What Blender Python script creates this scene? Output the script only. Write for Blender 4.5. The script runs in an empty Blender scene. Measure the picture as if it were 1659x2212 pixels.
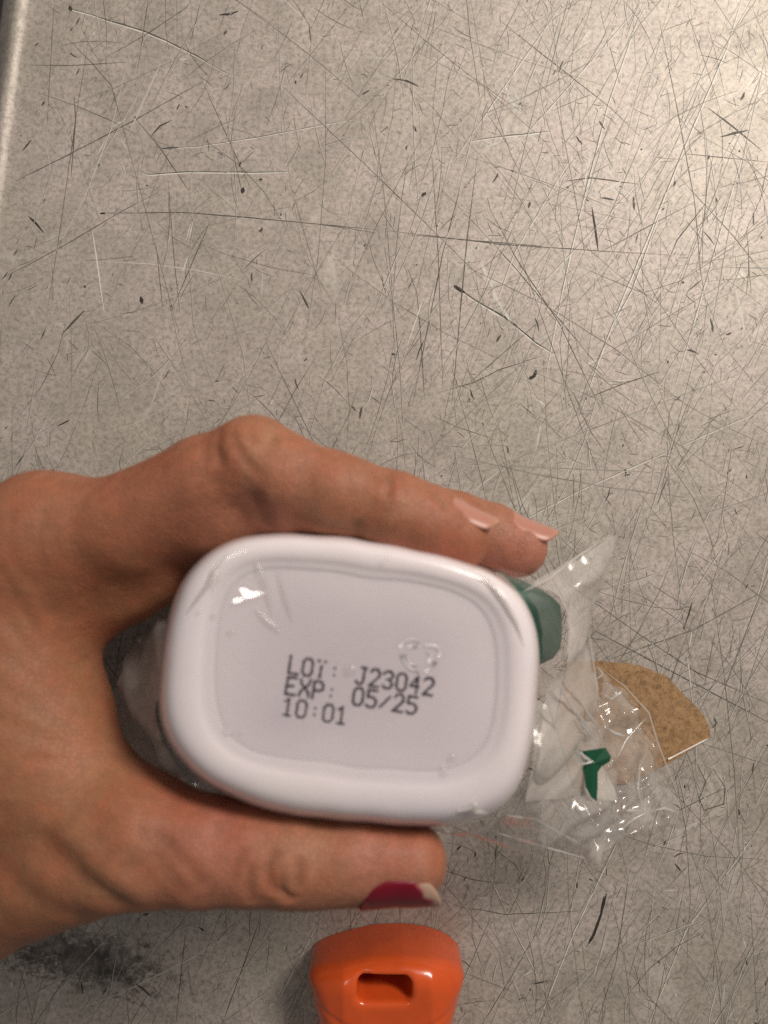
import bpy, bmesh, math, random
import numpy as np
from mathutils import Vector, noise as mnoise

C = bpy.context.scene
MM = 0.001
H = 250.0            # lens height above the tabletop, mm
FPX = 1597.0         # focal length expressed in the measuring unit used for at()

# ------------------------------------------------------------------ camera
cam = bpy.data.cameras.new("camera")
cam.sensor_fit = 'VERTICAL'; cam.sensor_height = 36; cam.lens = 26
cam.clip_start = 0.005; cam.clip_end = 50
cam.dof.use_dof = True; cam.dof.focus_distance = 0.246; cam.dof.aperture_fstop = 13
camo = bpy.data.objects.new("camera", cam); C.collection.objects.link(camo)
camo.location = (0, 0, H*MM); camo.rotation_euler = (0, 0, 0)
C.camera = camo

# ------------------------------------------------------------------ world, lamps, exposure
w = bpy.data.worlds.new("World"); C.world = w; w.use_nodes = True
bgn = w.node_tree.nodes["Background"]
bgn.inputs[0].default_value = (1.0, 0.96, 0.92, 1); bgn.inputs[1].default_value = 0.14

def area(name, loc, target, sx, sy, power, col):
    l = bpy.data.lights.new(name, 'AREA'); l.shape = 'RECTANGLE'; l.size = sx; l.size_y = sy
    l.energy = power; l.color = col
    o = bpy.data.objects.new(name, l); C.collection.objects.link(o)
    o.location = loc
    o.rotation_euler = (Vector(target)-Vector(loc)).to_track_quat('-Z', 'Y').to_euler()
    return o
area("ceiling_lamp", (0.50, 0.54, 0.70), (0.02, 0.02, 0), 0.40, 0.18, 10.5, (1.0, 0.915, 0.82))
area("ceiling_lamp_far", (-0.75, 0.55, 1.5), (0, 0, 0), 0.5, 0.12, 2.2, (1.0, 0.95, 0.88))

C.view_settings.view_transform = 'Standard'; C.view_settings.look = 'None'
C.view_settings.gamma = 1; C.view_settings.exposure = 0.05
C.cycles.max_bounces = 10; C.cycles.transparent_max_bounces = 40
C.cycles.use_denoising = False
C.cycles.caustics_reflective = False
C.cycles.sample_clamp_indirect = 3; C.cycles.sample_clamp_direct = 12

# ------------------------------------------------------------------ helpers
def at(u, v, z):
    """a point (mm) at height z, measured along the lens's line of sight"""
    d = H - z
    return np.array([(u-829.5)*d/FPX, (1106-v)*d/FPX, z], float)

def mesh_obj(name, verts, faces, mat=None, parent=None, smooth=True):
    """verts in mm"""
    me = bpy.data.meshes.new(name)
    me.from_pydata([(float(a)*MM, float(b)*MM, float(c)*MM) for a, b, c in verts], [], [tuple(int(i) for i in f) for f in faces])
    me.update()
    if smooth: me.polygons.foreach_set("use_smooth", [True]*len(me.polygons))
    o = bpy.data.objects.new(name, me); C.collection.objects.link(o)
    if mat: me.materials.append(mat)
    if parent: o.parent = parent
    return o

def tag(o, label=None, cat=None, group=None, kind=None):
    if label: o["label"] = label
    if cat: o["category"] = cat
    if group: o["group"] = group
    if kind: o["kind"] = kind
    return o

def empty(name, loc):
    o = bpy.data.objects.new(name, None); C.collection.objects.link(o)
    o.empty_display_size = 0.01
    o.location = (0, 0, 0)
    return o

def set_attr(o, name, cols):
    a = o.data.attributes.new(name, 'FLOAT_COLOR', 'POINT')
    c = np.ones((len(o.data.vertices), 4), np.float32); c[:, :3] = cols
    a.data.foreach_set("color", c.ravel())

def srgb(r, g, b):
    f = lambda c: c/12.92 if c <= 0.04045 else ((c+0.055)/1.055)**2.4
    return (f(r/255), f(g/255), f(b/255), 1)

class NT:
    def __init__(self, name):
        self.m = bpy.data.materials.new(name); self.m.use_nodes = True
        self.t = self.m.node_tree; self.n = self.t.nodes; self.l = self.t.links
        self.p = self.n["Principled BSDF"]; self.out = self.n["Material Output"]
        self.tc = None
    def node(self, typ, **kw):
        n = self.n.new(typ)
        for k, v in kw.items(): setattr(n, k, v)
        return n
    def link(self, a, b): self.l.new(a, b)
    def coords(self):
        if not self.tc: self.tc = self.node('ShaderNodeTexCoord')
        return self.tc.outputs['Object']
    def noise(self, scale, detail=3, rough=.5, dist=0.0, vec=None):
        n = self.node('ShaderNodeTexNoise'); n.inputs['Scale'].default_value = scale
        n.inputs['Detail'].default_value = detail; n.inputs['Roughness'].default_value = rough
        n.inputs['Distortion'].default_value = dist
        self.link(vec or self.coords(), n.inputs['Vector']); return n.outputs['Fac']
    def ramp(self, fac, stops):
        r = self.node('ShaderNodeValToRGB'); e = r.color_ramp.elements
        while len(e) < len(stops): e.new(0.5)
        for x, (p, c) in zip(e, stops): x.position = p; x.color = c if len(c) == 4 else (*c, 1)
        self.link(fac, r.inputs[0]); return r.outputs[0]
    def mix(self, fac, a, b, mode='MIX'):
        m = self.node('ShaderNodeMix', data_type='RGBA', blend_type=mode)
        for s, v in ((m.inputs[0], fac), (m.inputs[6], a), (m.inputs[7], b)):
            if isinstance(v, (int, float)): s.default_value = v
            elif isinstance(v, tuple): s.default_value = v
            else: self.link(v, s)
        return m.outputs[2]
    def math(self, op, a, b=0.0):
        m = self.node('ShaderNodeMath', operation=op)
        for s, v in ((m.inputs[0], a), (m.inputs[1], b)):
            if isinstance(v, (int, float)): s.default_value = v
            else: self.link(v, s)
        return m.outputs[0]
    def bump(self, h, strength, dist, prev=None):
        b = self.node('ShaderNodeBump'); b.inputs['Strength'].default_value = strength
        b.inputs['Distance'].default_value = dist
        self.link(h, b.inputs['Height'])
        if prev: self.link(prev, b.inputs['Normal'])
        return b.outputs[0]

# ------------------------------------------------------------------ materials
def m_steel():
    t = NT("worn_steel"); p = t.p
    big = t.noise(9, 4, .55, .6)
    mid = t.noise(60, 5, .6, .3)
    fine = t.noise(620, 9, .78, .2)
    c = t.ramp(big, [(.32, srgb(174, 166, 152)), (.5, srgb(190, 177, 170)), (.66, srgb(176, 168, 154))])
    c = t.mix(t.ramp(mid, [(.36, (.8, .8, .8)), (.60, (0, 0, 0))]), c, (.37, .325, .28, 1))
    c = t.mix(t.ramp(fine, [(.36, (.8, .8, .8)), (.56, (0, 0, 0))]), c, (.19, .175, .155, 1))
    # pale rubbed spots
    pale = t.ramp(t.noise(38, 6, .65, 1.2), [(.60, (0, 0, 0)), (.70, (.5, .5, .5))])
    c = t.mix(pale, c, srgb(205, 198, 188))
    # old black grime caked at one place on the sheet
    o = t.coords()
    mp = t.node('ShaderNodeMapping'); gx, gy, _ = at(165, 2062, 0)*MM
    mp.vector_type = 'TEXTURE'
    mp.inputs['Location'].default_value = (gx, gy, 0)
    mp.inputs['Rotation'].default_value = (0, 0, math.radians(-16))
    mp.inputs['Scale'].default_value = (.038, .013, .05)
    t.link(o, mp.inputs['Vector'])
    ln = t.node('ShaderNodeVectorMath', operation='LENGTH'); t.link(mp.outputs[0], ln.inputs[0])
    fall = t.math('SUBTRACT', 1.0, t.math('MULTIPLY', ln.outputs['Value'], .62))
    gn = t.noise(230, 9, .8, .3)
    g = t.math('ADD', t.math('MULTIPLY', fall, .36), gn)
    grime = t.ramp(g, [(.66, (0, 0, 0)), (.72, (.6, .6, .6)), (.80, (.88, .88, .88))])
    grime = t.mix(t.ramp(t.noise(95, 4, .6, .8), [(.40, (1, 1, 1)), (.60, (.45, .45, .45))]), (0, 0, 0, 1), grime)
    c = t.mix(grime, c, srgb(46, 37, 31))
    t.link(c, p.inputs['Base Color'])
    p.inputs['Metallic'].default_value = .20
    r = t.ramp(mid, [(.3, (.44, .44, .44)), (.7, (.60, .60, .60))])
    t.link(r, p.inputs['Roughness'])
    b = t.bump(t.noise(26, 3, .5), .25, .0012)
    b = t.bump(t.noise(150, 8, .7, .3), .25, .0005, b)
    b = t.bump(fine, .2, .00010, b)
    t.link(b, p.inputs['Normal'])
    return t.m

def m_attr(name, attr, rough=.6, metal=0.0, bump=None, spec=.5):
    t = NT(name); p = t.p
    a = t.node('ShaderNodeAttribute'); a.attribute_name = attr
    t.link(a.outputs['Color'], p.inputs['Base Color'])
    p.inputs['Roughness'].default_value = rough; p.inputs['Metallic'].default_value = metal
    p.inputs['Specular IOR Level'].default_value = spec
    if bump:
        t.link(t.bump(t.noise(bump[0], 4, .6), bump[1], bump[2]), p.inputs['Normal'])
    return t.m

def m_skin():
    t = NT("skin"); p = t.p
    a = t.node('ShaderNodeAttribute'); a.attribute_name = "tone"
    mott = t.noise(130, 4, .6, .4)
    c = t.mix(t.ramp(mott, [(.35, (0, 0, 0)), (.68, (.65, .65, .65))]), a.outputs['Color'], (.34, .105, .055, 1))
    c = t.mix(t.ramp(t.noise(420, 3, .6), [(.38, (.35, .35, .35)), (.6, (0, 0, 0))]), c, (.20, .085, .045, 1))
    t.link(c, p.inputs['Base Color'])
    p.inputs['Roughness'].default_value = .52
    p.inputs['Specular IOR Level'].default_value = .30
    p.inputs['Subsurface Weight'].default_value = .22
    p.inputs['Subsurface Radius'].default_value = (1.0, .36, .2)
    p.inputs['Subsurface Scale'].default_value = .0022
    vo = t.node('ShaderNodeTexVoronoi'); vo.inputs['Scale'].default_value = 900; vo.feature = 'DISTANCE_TO_EDGE'
    t.link(t.coords(), vo.inputs['Vector'])
    b = t.bump(t.noise(260, 6, .7, .8), .34, .0006)
    b = t.bump(t.math('MINIMUM', vo.outputs['Distance'], .12), .5, .0009, b)
    t.link(b, p.inputs['Normal'])
    return t.m

def m_white():
    t = NT("white_plastic"); p = t.p
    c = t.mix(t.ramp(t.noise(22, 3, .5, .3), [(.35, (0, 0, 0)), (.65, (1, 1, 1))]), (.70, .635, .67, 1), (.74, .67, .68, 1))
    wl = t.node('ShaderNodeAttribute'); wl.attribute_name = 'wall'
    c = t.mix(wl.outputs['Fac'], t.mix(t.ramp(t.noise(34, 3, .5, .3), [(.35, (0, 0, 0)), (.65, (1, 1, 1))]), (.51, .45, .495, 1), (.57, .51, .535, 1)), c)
    t.link(c, p.inputs['Base Color'])
    p.inputs['Roughness'].default_value = .30
    p.inputs['Subsurface Weight'].default_value = .35
    p.inputs['Subsurface Radius'].default_value = (1, .9, .85)
    p.inputs['Subsurface Scale'].default_value = .004
    p.inputs['Coat Weight'].default_value = 1.0; p.inputs['Coat Roughness'].default_value = .07; p.inputs['Coat IOR'].default_value = 1.45
    mp = t.node('ShaderNodeMapping'); mp.inputs['Scale'].default_value = (95, 300, 95); mp.inputs['Rotation'].default_value = (0, 0, 1.2); t.link(t.coords(), mp.inputs['Vector'])
    cb = t.bump(t.noise(1.0, 3, .5, 1.2, mp.outputs[0]), .35, .0007)
    t.link(cb, p.inputs['Coat Normal'])
    b = t.bump(t.noise(55, 3, .5, .5), .10, .0012)
    b = t.bump(t.noise(420, 3, .5), .05, .0003, b)
    t.link(b, p.inputs['Normal'])
    return t.m

def m_plain(name, col, rough=.4, coat=0.0, bump=None, metal=0.0, sss=0.0):
    t = NT(name); p = t.p
    n = t.noise(70, 4, .6)
    d = tuple(c*.84 for c in col[:3]) + (1,)
    t.link(t.mix(t.ramp(n, [(.35, (0, 0, 0)), (.65, (1, 1, 1))]), d, col), p.inputs['Base Color'])
    p.inputs['Roughness'].default_value = rough; p.inputs['Coat Weight'].default_value = coat
    p.inputs['Coat Roughness'].default_value = .08; p.inputs['Metallic'].default_value = metal
    if sss:
        p.inputs['Subsurface Weight'].default_value = sss; p.inputs['Subsurface Scale'].default_value = .003
        p.inputs['Subsurface Radius'].default_value = (1, .4, .3)
    if bump: t.link(t.bump(t.noise(bump[0], 4, .6), bump[1], bump[2]), p.inputs['Normal'])
    return t.m

def m_film(name, clear, tint, rough=.08, gloss=1.0, bump=.35, vary=.25):
    """thin polythene: mostly see-through, a milky share, mirror-like glints"""
    t = NT(name); t.n.remove(t.p)
    tr = t.node('ShaderNodeBsdfTransparent'); tr.inputs[0].default_value = (.99, .985, .98, 1)
    df = t.node('ShaderNodeBsdfDiffuse'); df.inputs[0].default_value = tint
    tl = t.node('ShaderNodeBsdfTranslucent'); tl.inputs[0].default_value = tint
    gl = t.node('ShaderNodeBsdfGlossy'); gl.inputs['Roughness'].default_value = rough
    nz = t.noise(70, 2, .5, .9)
    b = t.bump(nz, bump, .0025)
    b = t.bump(t.noise(260, 2, .5, .5), bump*.35, .0006, b)
    for s in (df, tl, gl): t.link(b, s.inputs['Normal'])
    milk = t.node('ShaderNodeMixShader'); milk.inputs[0].default_value = .45
    t.link(df.outputs[0], milk.inputs[1]); t.link(tl.outputs[0], milk.inputs[2])
    m1 = t.node('ShaderNodeMixShader')
    f = t.ramp(t.noise(60, 4, .6, 1.0), [(.3, ((1-clear)-vary*.5,)*3), (.7, ((1-clear)+vary*.5,)*3)])
    t.link(f, m1.inputs[0]); t.link(tr.outputs[0], m1.inputs[1]); t.link(milk.outputs[0], m1.inputs[2])
    lw = t.node('ShaderNodeLayerWeight'); lw.inputs[0].default_value = .5; t.link(b, lw.inputs['Normal'])
    fr = t.math('ADD', .05, t.math('MULTIPLY', t.math('POWER', lw.outputs['Facing'], 4.0), .35))
    m2 = t.node('ShaderNodeMixShader')
    t.link(t.math('MINIMUM', t.math('MULTIPLY', fr, gloss), .8), m2.inputs[0])
    t.link(m1.outputs[0], m2.inputs[1]); t.link(gl.outputs[0], m2.inputs[2])
    t.link(m2.outputs[0], t.out.inputs[0])
    return t.m

def m_paper():
    t = NT("kraft_paper"); p = t.p
    o = t.coords()
    f = t.noise(520, 5, .7, .6)
    c = t.ramp(f, [(.30, srgb(108, 82, 54)), (.5, srgb(152, 118, 82)), (.72, srgb(172, 138, 100))])
    c = t.mix(t.ramp(t.noise(1500, 2), [(.30, (.7, .7, .7)), (.4, (0, 0, 0))]), c, srgb(86, 60, 36))
    t.link(c, p.inputs['Base Color']); p.inputs['Roughness'].default_value = .8
    t.link(t.bump(f, .4, .0002), p.inputs['Normal'])
    return t.m

STEEL = m_steel(); SKIN = m_skin(); WHITE = m_white()
SCR = m_attr("scratch_marks", "mark", .55, .1, None, .25)
ORANGE = m_plain("orange_plastic", srgb(210, 84, 34), .24, .25, (300, .05, .0003), 0, .05)
GREEN = m_plain("green_plastic", srgb(44, 88, 73), .55, 0)
GPRINT = m_plain("green_print", srgb(18, 74, 50), .3, .4)
INK = m_plain("ink", srgb(62, 52, 62), .7)
EMB = m_plain("embossed_plastic", (.58, .54, .565, 1), .3, .2)
PAPER = m_paper()
FILM = m_film("milky_film", .41, (.74, .70, .66, 1), .14, .9, .3)
GLINT_FOLD = m_film("glint_fold_film", .50, (.93, .90, .87, 1), .22, 2.2, .1, .2)  # milky white in the colour stands in for glints along the folds
VEIL = m_film("veil_film", .93, (.8, .77, .74, 1), .12, .8, .2, .06)
TAIL = m_film("tail_film", .66, (.80, .76, .72, 1), .17, 1.9, .25)
CRISP = m_film("crisp_film", .84, (.86, .83, .80, 1), .10, 1.7, .14)
CLING = m_film("cling_film", .94, (.95, .92, .92, 1), .16, 1.0, .15, .06)
SMOKE = m_film("smoky_film", .48, (.85, .77, .72, 1), .14, 1.6, .3)
NAIL = m_attr("nail", "paint", .34, 0, (700, .1, .0002), .35)
DARKFLOOR = m_plain("dark_floor", (.06, .055, .05, 1), .8)

# ------------------------------------------------------------------ the setting: floor and metal tabletop with its rolled rim
mesh_obj("floor", [(-3000, -3000, -800), (3000, -3000, -800), (3000, 3000, -800), (-3000, 3000, -800)], [(0, 1, 2, 3)], DARKFLOOR, smooth=False)["kind"] = "structure"

E0 = at(64, 0, 0)[:2]; E1 = at(2, 470, 0)[:2]
tdir = (E0-E1)/np.linalg.norm(E0-E1); sdir = np.array([tdir[1], -tdir[0]])
prof = [(620, -30), (620, 0), (300, 0), (60, 0), (6, 0), (1.5, .02), (0, .12), (-.8, .4), (-1.6, .9), (-2.4, 1.4), (-3.2, 1.62), (-4, 1.5), (-5, 1.0), (-6.5, -.2), (-9, -2.5), (-12, -5.5), (-14, -8), (-14.2, -30)]
tv, tf = [], []
ts = np.linspace(-560, 420, 50)
for t_ in ts:
    for s_, z_ in prof:
        wv = .35*math.sin(t_*.031)+.2*math.sin(t_*.083+1) if s_ < 2 else 0
        p2 = E1 + tdir*t_ + sdir*(s_+wv)
        tv.append((p2[0], p2[1], z_))
n = len(prof)
for i in range(len(ts)-1):
    for j in range(n-1):
        tf.append((i*n+j, (i+1)*n+j, (i+1)*n+j+1, i*n+j+1))
table = mesh_obj("tabletop", tv, tf, STEEL)
table["kind"] = "structure"
table.data.set_sharp_from_angle(angle=math.radians(50))

# ---- scratches: thin ribbons lying in the sheet, dark with dirt or bright where freshly rubbed
rng = random.Random(11)
SV, SF, SC = [], [], []
zc = [0]
def ribbon(pts, wd, col, taper=True, jit=.0, zb=None):
    pts = [np.array(p[:2], float) for p in pts]
    P = []
    for a, b in zip(pts[:-1], pts[1:]):
        k = max(2, int(np.linalg.norm(b-a)/3.0)); k = min(k, 14)
        for i in range(k): P.append(a+(b-a)*i/k)
    P.append(pts[-1]); N = len(P)
    zc[0] += 1
    z = .012+.00002*(zc[0] % 3000) if zb is None else zb
    base = len(SV)
    for i, p in enumerate(P):
        d = P[min(i+1, N-1)]-P[max(i-1, 0)]; L = np.linalg.norm(d)+1e-9
        nr = np.array([-d[1], d[0]])/L
        f = i/(N-1)
        ww = wd*.5*((math.sin(math.pi*min(max(f, .02), .98))**.45) if taper else 1)*(1+.55*(rng.random()-.5))
        q = p+nr*jit*(rng.random()-.5)
        SV.append((*(q+nr*ww), z)); SV.append((*(q-nr*ww), z))
        SC.append(col); SC.append(col)
        if i: SF.append((base+2*i-2, base+2*i-1, base+2*i+1, base+2*i))

DK = lambda k=1.0: tuple(c*k for c in (.07, .062, .052))
LT = lambda k=1.0: tuple(min(1, c*k) for c in (.64, .61, .56))
def trace(pts, kind, wd):
    P = [at(u, v, 0)[:2] for u, v in pts]
    if kind == 'd': ribbon(P, wd, DK(.5 if wd > .65 else rng.uniform(.9, 1.6)), jit=.12)
    elif kind == 'l' and wd > .7:
        for k in range(6):
            o_ = np.array([rng.gauss(0, wd*.3), rng.gauss(0, wd*.3)]); f_ = rng.uniform(0, .35)
            ribbon([P[0]+(P[1]-P[0])*f_+o_]+[p+o_ for p in P[1:]], wd*rng.uniform(.15, .4), LT(rng.uniform(.72, .98)), jit=.25)
    elif kind == 'l': ribbon(P, wd, LT(rng.uniform(.9, 1.1)), jit=.1)
    else:
        off = np.array([.5, -.5])*wd
        ribbon([p+off for p in P], wd*.9, LT(), jit=.1)
        ribbon(P, wd*.55, DK(1.3), jit=.14)
c1 = lambda L: [(x*.3268, y*.3268) for x, y in L]
c2 = lambda L: [(1084.3+x*.3464, y*.3464) for x, y in L]
c3 = lambda L: [(881+x*.3268, 338.8+y*.3268) for x, y in L]
for pts, k, wd in [
    (c1([(470, 62), (600, 95), (700, 130), (950, 205), (1100, 270), (1300, 370), (1420, 440), (1530, 500)]), 'b', .85),
    (c1([(0, 1250), (460, 1020), (900, 790), (1340, 540)]), 'd', .30),
    (c1([(590, 230), (500, 800), (400, 1500), (310, 2074)]), 'd', .22),
    (c1([(360, 0), (330, 500), (310, 870)]), 'd', .2), (c1([(980, 0), (950, 200), (910, 470)]), 'd', .24),
    (c1([(1330, 0), (1250, 320)]), 'd', .22), (c1([(1340, 540), (1500, 900), (1659, 1250)]), 'd', .26),
    (c1([(900, 790), (1060, 980), (1260, 1280)]), 'd', .3), (c1([(1070, 985), (1180, 978)]), 'd', .8),
    (c1([(1070, 985), (1300, 970), (1659, 915), (2330, 790)]), 'b', .38), (c1([(930, 1135), (980, 1155), (1240, 1135), (1659, 1140), (1900, 1135)]), 'b', .65),
    (c1([(680, 1410), (1200, 1405), (1659, 1440), (2500, 1520)]), 'd', .3), (c1([(660, 1412), (700, 1410)]), 'd', .9),
    (c1([(0, 1850), (430, 1620), (800, 1400), (1040, 1275)]), 'd', .3), (c1([(610, 1520), (650, 1780), (690, 2070)]), 'l', .45),
    (c1([(1030, 1600), (1080, 2074)]), 'd', .24), (c1([(1110, 1180), (1150, 1700), (1190, 2074)]), 'd', .26),
    (c1([(190, 1430), (240, 1480), (290, 1540)]), 'd', .7), (c1([(0, 1150), (180, 610)]), 'd', .3),
    (c1([(1390, 1460), (1180, 1950), (1130, 2060)]), 'd', .3), (c1([(470, 1170), (500, 800), (490, 620)]), 'd', .4),
    (c1([(90, 430), (470, 435), (840, 412)]), 'd', .22), (c1([(460, 270), (620, 430), (740, 570), (780, 740)]), 'd', .25),
    (c1([(700, 380), (950, 240), (1250, 40)]), 'd', .26), (c1([(1450, 100), (1520, 95), (1575, 75)]), 'd', .8),
    (c1([(460, 40), (470, 75)]), 'd', 1.7), (c1([(930, 1960), (940, 2010)]), 'd', 1.6), (c1([(1610, 1240), (1600, 1280)]), 'd', 1.8),
    (c1([(800, 1060), (830, 1160)]), 'l', 1.0), (c1([(1280, 1440), (1240, 1590)]), 'l', .9), (c1([(1270, 1650), (1210, 1800)]), 'l', .9),
    (c2([(1490, 0), (1400, 300), (1130, 930), (900, 1500), (710, 1956), (600, 2250), (480, 2600)]), 'b', .55),
    (c2([(880, 20), (660, 650), (530, 1150), (420, 1600), (345, 1956), (260, 2400)]), 'b', .5),
    (c2([(1520, 900), (1400, 1300), (1210, 1956), (1080, 2400)]), 'b', .42), (c2([(390, 0), (110, 400), (0, 560), (-300, 1000)]), 'b', .4),
    (c2([(860, 30), (380, 580), (0, 1000)]), 'b', .36), (c2([(1130, 840), (770, 1220), (410, 1600), (100, 1930)]), 'b', .34),
    (c2([(980, 120), (1080, 620), (1200, 1250), (1240, 1700), (1280, 1950)]), 'd', .3), (c2([(0, 140), (430, 480), (660, 660), (860, 850)]), 'd', .28),
    (c2([(1280, 670), (1450, 800), (1620, 940)]), 'd', .5), (c2([(1080, 1080), (1450, 1480), (1600, 1680)]), 'd', .26),
    (c2([(-700, 1440), (0, 1525), (300, 1545), (600, 1565), (1040, 1590)]), 'd', .34), (c2([(600, 1580), (900, 1420), (1200, 1260)]), 'd', .34),
    (c2([(560, 1290), (580, 1420), (600, 1565)]), 'd', .7), (c2([(-200, 880), (0, 850), (290, 820)]), 'b', .6), (c2([(1130, 960), (1659, 1010)]), 'd', .3),
    (c2([(390, 1130), (560, 1110), (850, 1150)]), 'd', .4), (c2([(1270, 1270), (1090, 1500), (1030, 1640)]), 'd', .36),
    (c2([(20, 540), (60, 620), (95, 700)]), 'l', 2.2), (c2([(640, 1140), (700, 1190), (790, 1200)]), 'l', 1.6),
    (c3([(230, 220), (420, 420), (680, 700), (900, 960), (1140, 1240), (1340, 1480)]), 'b', .6),
    (c3([(300, 850), (450, 950), (640, 1060), (850, 1230), (960, 1300)]), 'b', 1.15), (c3([(300, 850), (330, 870), (380, 900)]), 'd', 1.4),
    (c3([(1080, 0), (700, 640), (560, 1030)]), 'b', .36), (c3([(540, 340), (720, 680), (1000, 1100), (1270, 1659)]), 'd', .34),
    (c3([(0, 515), (380, 550), (880, 590)]), 'd', .34), (c3([(1659, 380), (1480, 880), (1340, 1130)]), 'b', .5),
    (c3([(290, 1400), (330, 1520), (420, 1500), (600, 1410), (900, 1310)]), 'd', .35), (c3([(0, 740), (60, 900), (80, 1120), (110, 1600)]), 'd', .32),
    (c3([(460, 0), (390, 550), (340, 1100), (290, 1640)]), 'd', .34), (c3([(160, 0), (200, 650), (230, 1500)]), 'd', .3),
    (c3([(400, 0), (230, 640), (30, 1640)]), 'd', .36), (c3([(200, 1560), (400, 1500), (900, 1060)]), 'd', .28),
    (c3([(480, 660), (540, 800), (600, 960), (690, 1080)]), 'l', 1.8), (c3([(1200, 1590), (1400, 1510), (1659, 1420)]), 'd', .36),
    (c3([(850, 1410), (835, 1450), (790, 1472)]), 'd', 1.3), (c3([(120, 235), (90, 265)]), 'd', 1.5),
    # below the bag, and beside the orange handle
    ([(1305, 1935), (1298, 1975), (1282, 2020), (1270, 2040)], 'd', 1.1), ([(1298, 1975), (1310, 1930)], 'd', .8),
    ([(1340, 1800), (1240, 2010), (1160, 2212)], 'b', .4), ([(1020, 1830), (1060, 1900), (1110, 2010), (1180, 2150)], 'b', .4),
    ([(960, 1880), (1020, 1900), (1090, 1908)], 'd', .3), ([(1010, 1960), (1090, 1975), (1250, 1968)], 'd', .3),
    ([(1500, 1640), (1525, 1690), (1510, 1725), (1520, 1750), (1563, 1737), (1566, 1700), (1540, 1660)], 'd', .42),
    ([(1445, 1760), (1570, 1700)], 'd', .3), ([(1280, 1360), (1450, 1450), (1659, 1560)], 'd', .42), ([(1240, 1270), (1380, 1370), (1500, 1450), (1659, 1520)], 'd', .3),
    ([(1060, 1160), (1250, 1060), (1659, 880)], 'b', .34), ([(1659, 1270), (1500, 1360), (1300, 1430)], 'd', .3),
    ([(560, 1990), (480, 2212)], 'd', .35), ([(690, 1985), (600, 2160)], 'b', .32), ([(400, 2020), (380, 2212)], 'd', .3),
    ([(1360, 1880), (1330, 2080), (1290, 2212)], 'd', .3), ([(1659, 1760), (1480, 2010), (1400, 2212)], 'b', .38)]:
    trace(pts, k, wd)
# the many lesser ones
def rang():
    r = rng.random()
    if r < .42: return math.radians(rng.gauss(66, 11))
    if r < .60: return math.radians(rng.gauss(98, 9))
    if r < .74: return math.radians(rng.gauss(38, 14))
    if r < .84: return math.radians(rng.gauss(-45, 14))
    return math.radians(rng.uniform(0, 180))
def dens(x, y):
    u = x/130; v = y/173
    return min(1, max(.34, .66 + .38*u - .10*v - .55*max(0, -u)*max(0, v)))
def inside(x, y):
    return np.dot(np.array([x, y])-E1, sdir) > 3
cnt = 0
while cnt < 2500:
    x, y = rng.uniform(-190, 190), rng.uniform(-235, 235)
    if rng.random() > dens(x, y): continue
    a = rang(); L = min(95, 8+rng.expovariate(1/24)); d = np.array([math.cos(a), math.sin(a)]); c = np.array([x, y]); bend = rng.gauss(0, .035)*L
    nr = np.array([-d[1], d[0]])
    pts = [c-d*L/2, c-d*L/6+nr*bend, c+d*L/6+nr*bend, c+d*L/2]
    if not all(inside(*p) for p in pts): continue
    cnt += 1
    wd = rng.uniform(.07, .22)
    if rng.random() < .38:
        ribbon([p+np.array([.16, -.1]) for p in pts], wd*1.1, LT(rng.uniform(.7, 1)), jit=.06)
    if rng.random() < .9: ribbon(pts, wd, DK(rng.uniform(1.2, 3.0)), jit=.1)
for _ in range(14000):
    x, y = rng.uniform(-190, 190), rng.uniform(-235, 235)
    if rng.random() > dens(x, y) or not inside(x, y): continue
    a = rang() if rng.random() < .6 else rng.uniform(0, 6.3); L = .5+rng.expovariate(1/2.1); d = np.array([math.cos(a), math.sin(a)]); nr = np.array([-d[1], d[0]])
    c = np.array([x, y]); bend = rng.gauss(0, .05)*L
    big_ = rng.random() < .05
    ribbon([c-d*L/2, c+nr*bend, c+d*L/2], rng.uniform(.3, .75) if big_ else rng.uniform(.10, .24), DK(rng.uniform(.8, 1.2) if big_ else rng.uniform(1.3, 3.8)), jit=.12)
for _ in range(420):      # pale rubs
    x, y = rng.uniform(-190, 190), rng.uniform(-235, 235)
    if rng.random() > dens(x, y) or not inside(x, y): continue
    a = rang(); L = 1+rng.expovariate(1/4); d = np.array([math.cos(a), math.sin(a)]); c = np.array([x, y])
    ribbon([c-d*L/2, c+d*L/2], rng.uniform(.2, .7), LT(rng.uniform(.65, .95)), jit=.15)
for _ in range(26):       # tooth marks along the rim
    t_ = rng.uniform(-120, 100); s_ = abs(rng.gauss(8, 9))+4
    c = E1+tdir*t_+sdir*s_; a = math.radians(rng.gauss(58, 8)); d = np.array([math.cos(a), math.sin(a)]); L = rng.uniform(1.2, 5)
    ribbon([c-d*L/2, c+d*L/2], rng.uniform(.35, .8), DK(1.0), jit=.1)
scr = mesh_obj("scratch", SV, SF, SCR, table, smooth=False); scr["kind"] = "stuff"
set_attr(scr, "mark", np.array(SC, np.float32))

# ------------------------------------------------------------------ solids grown from distance fields
def smin(a, b, k):
    h = np.clip(.5+.5*(b-a)/k, 0, 1)
    return b*(1-h)+a*h-k*h*(1-h)

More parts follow.
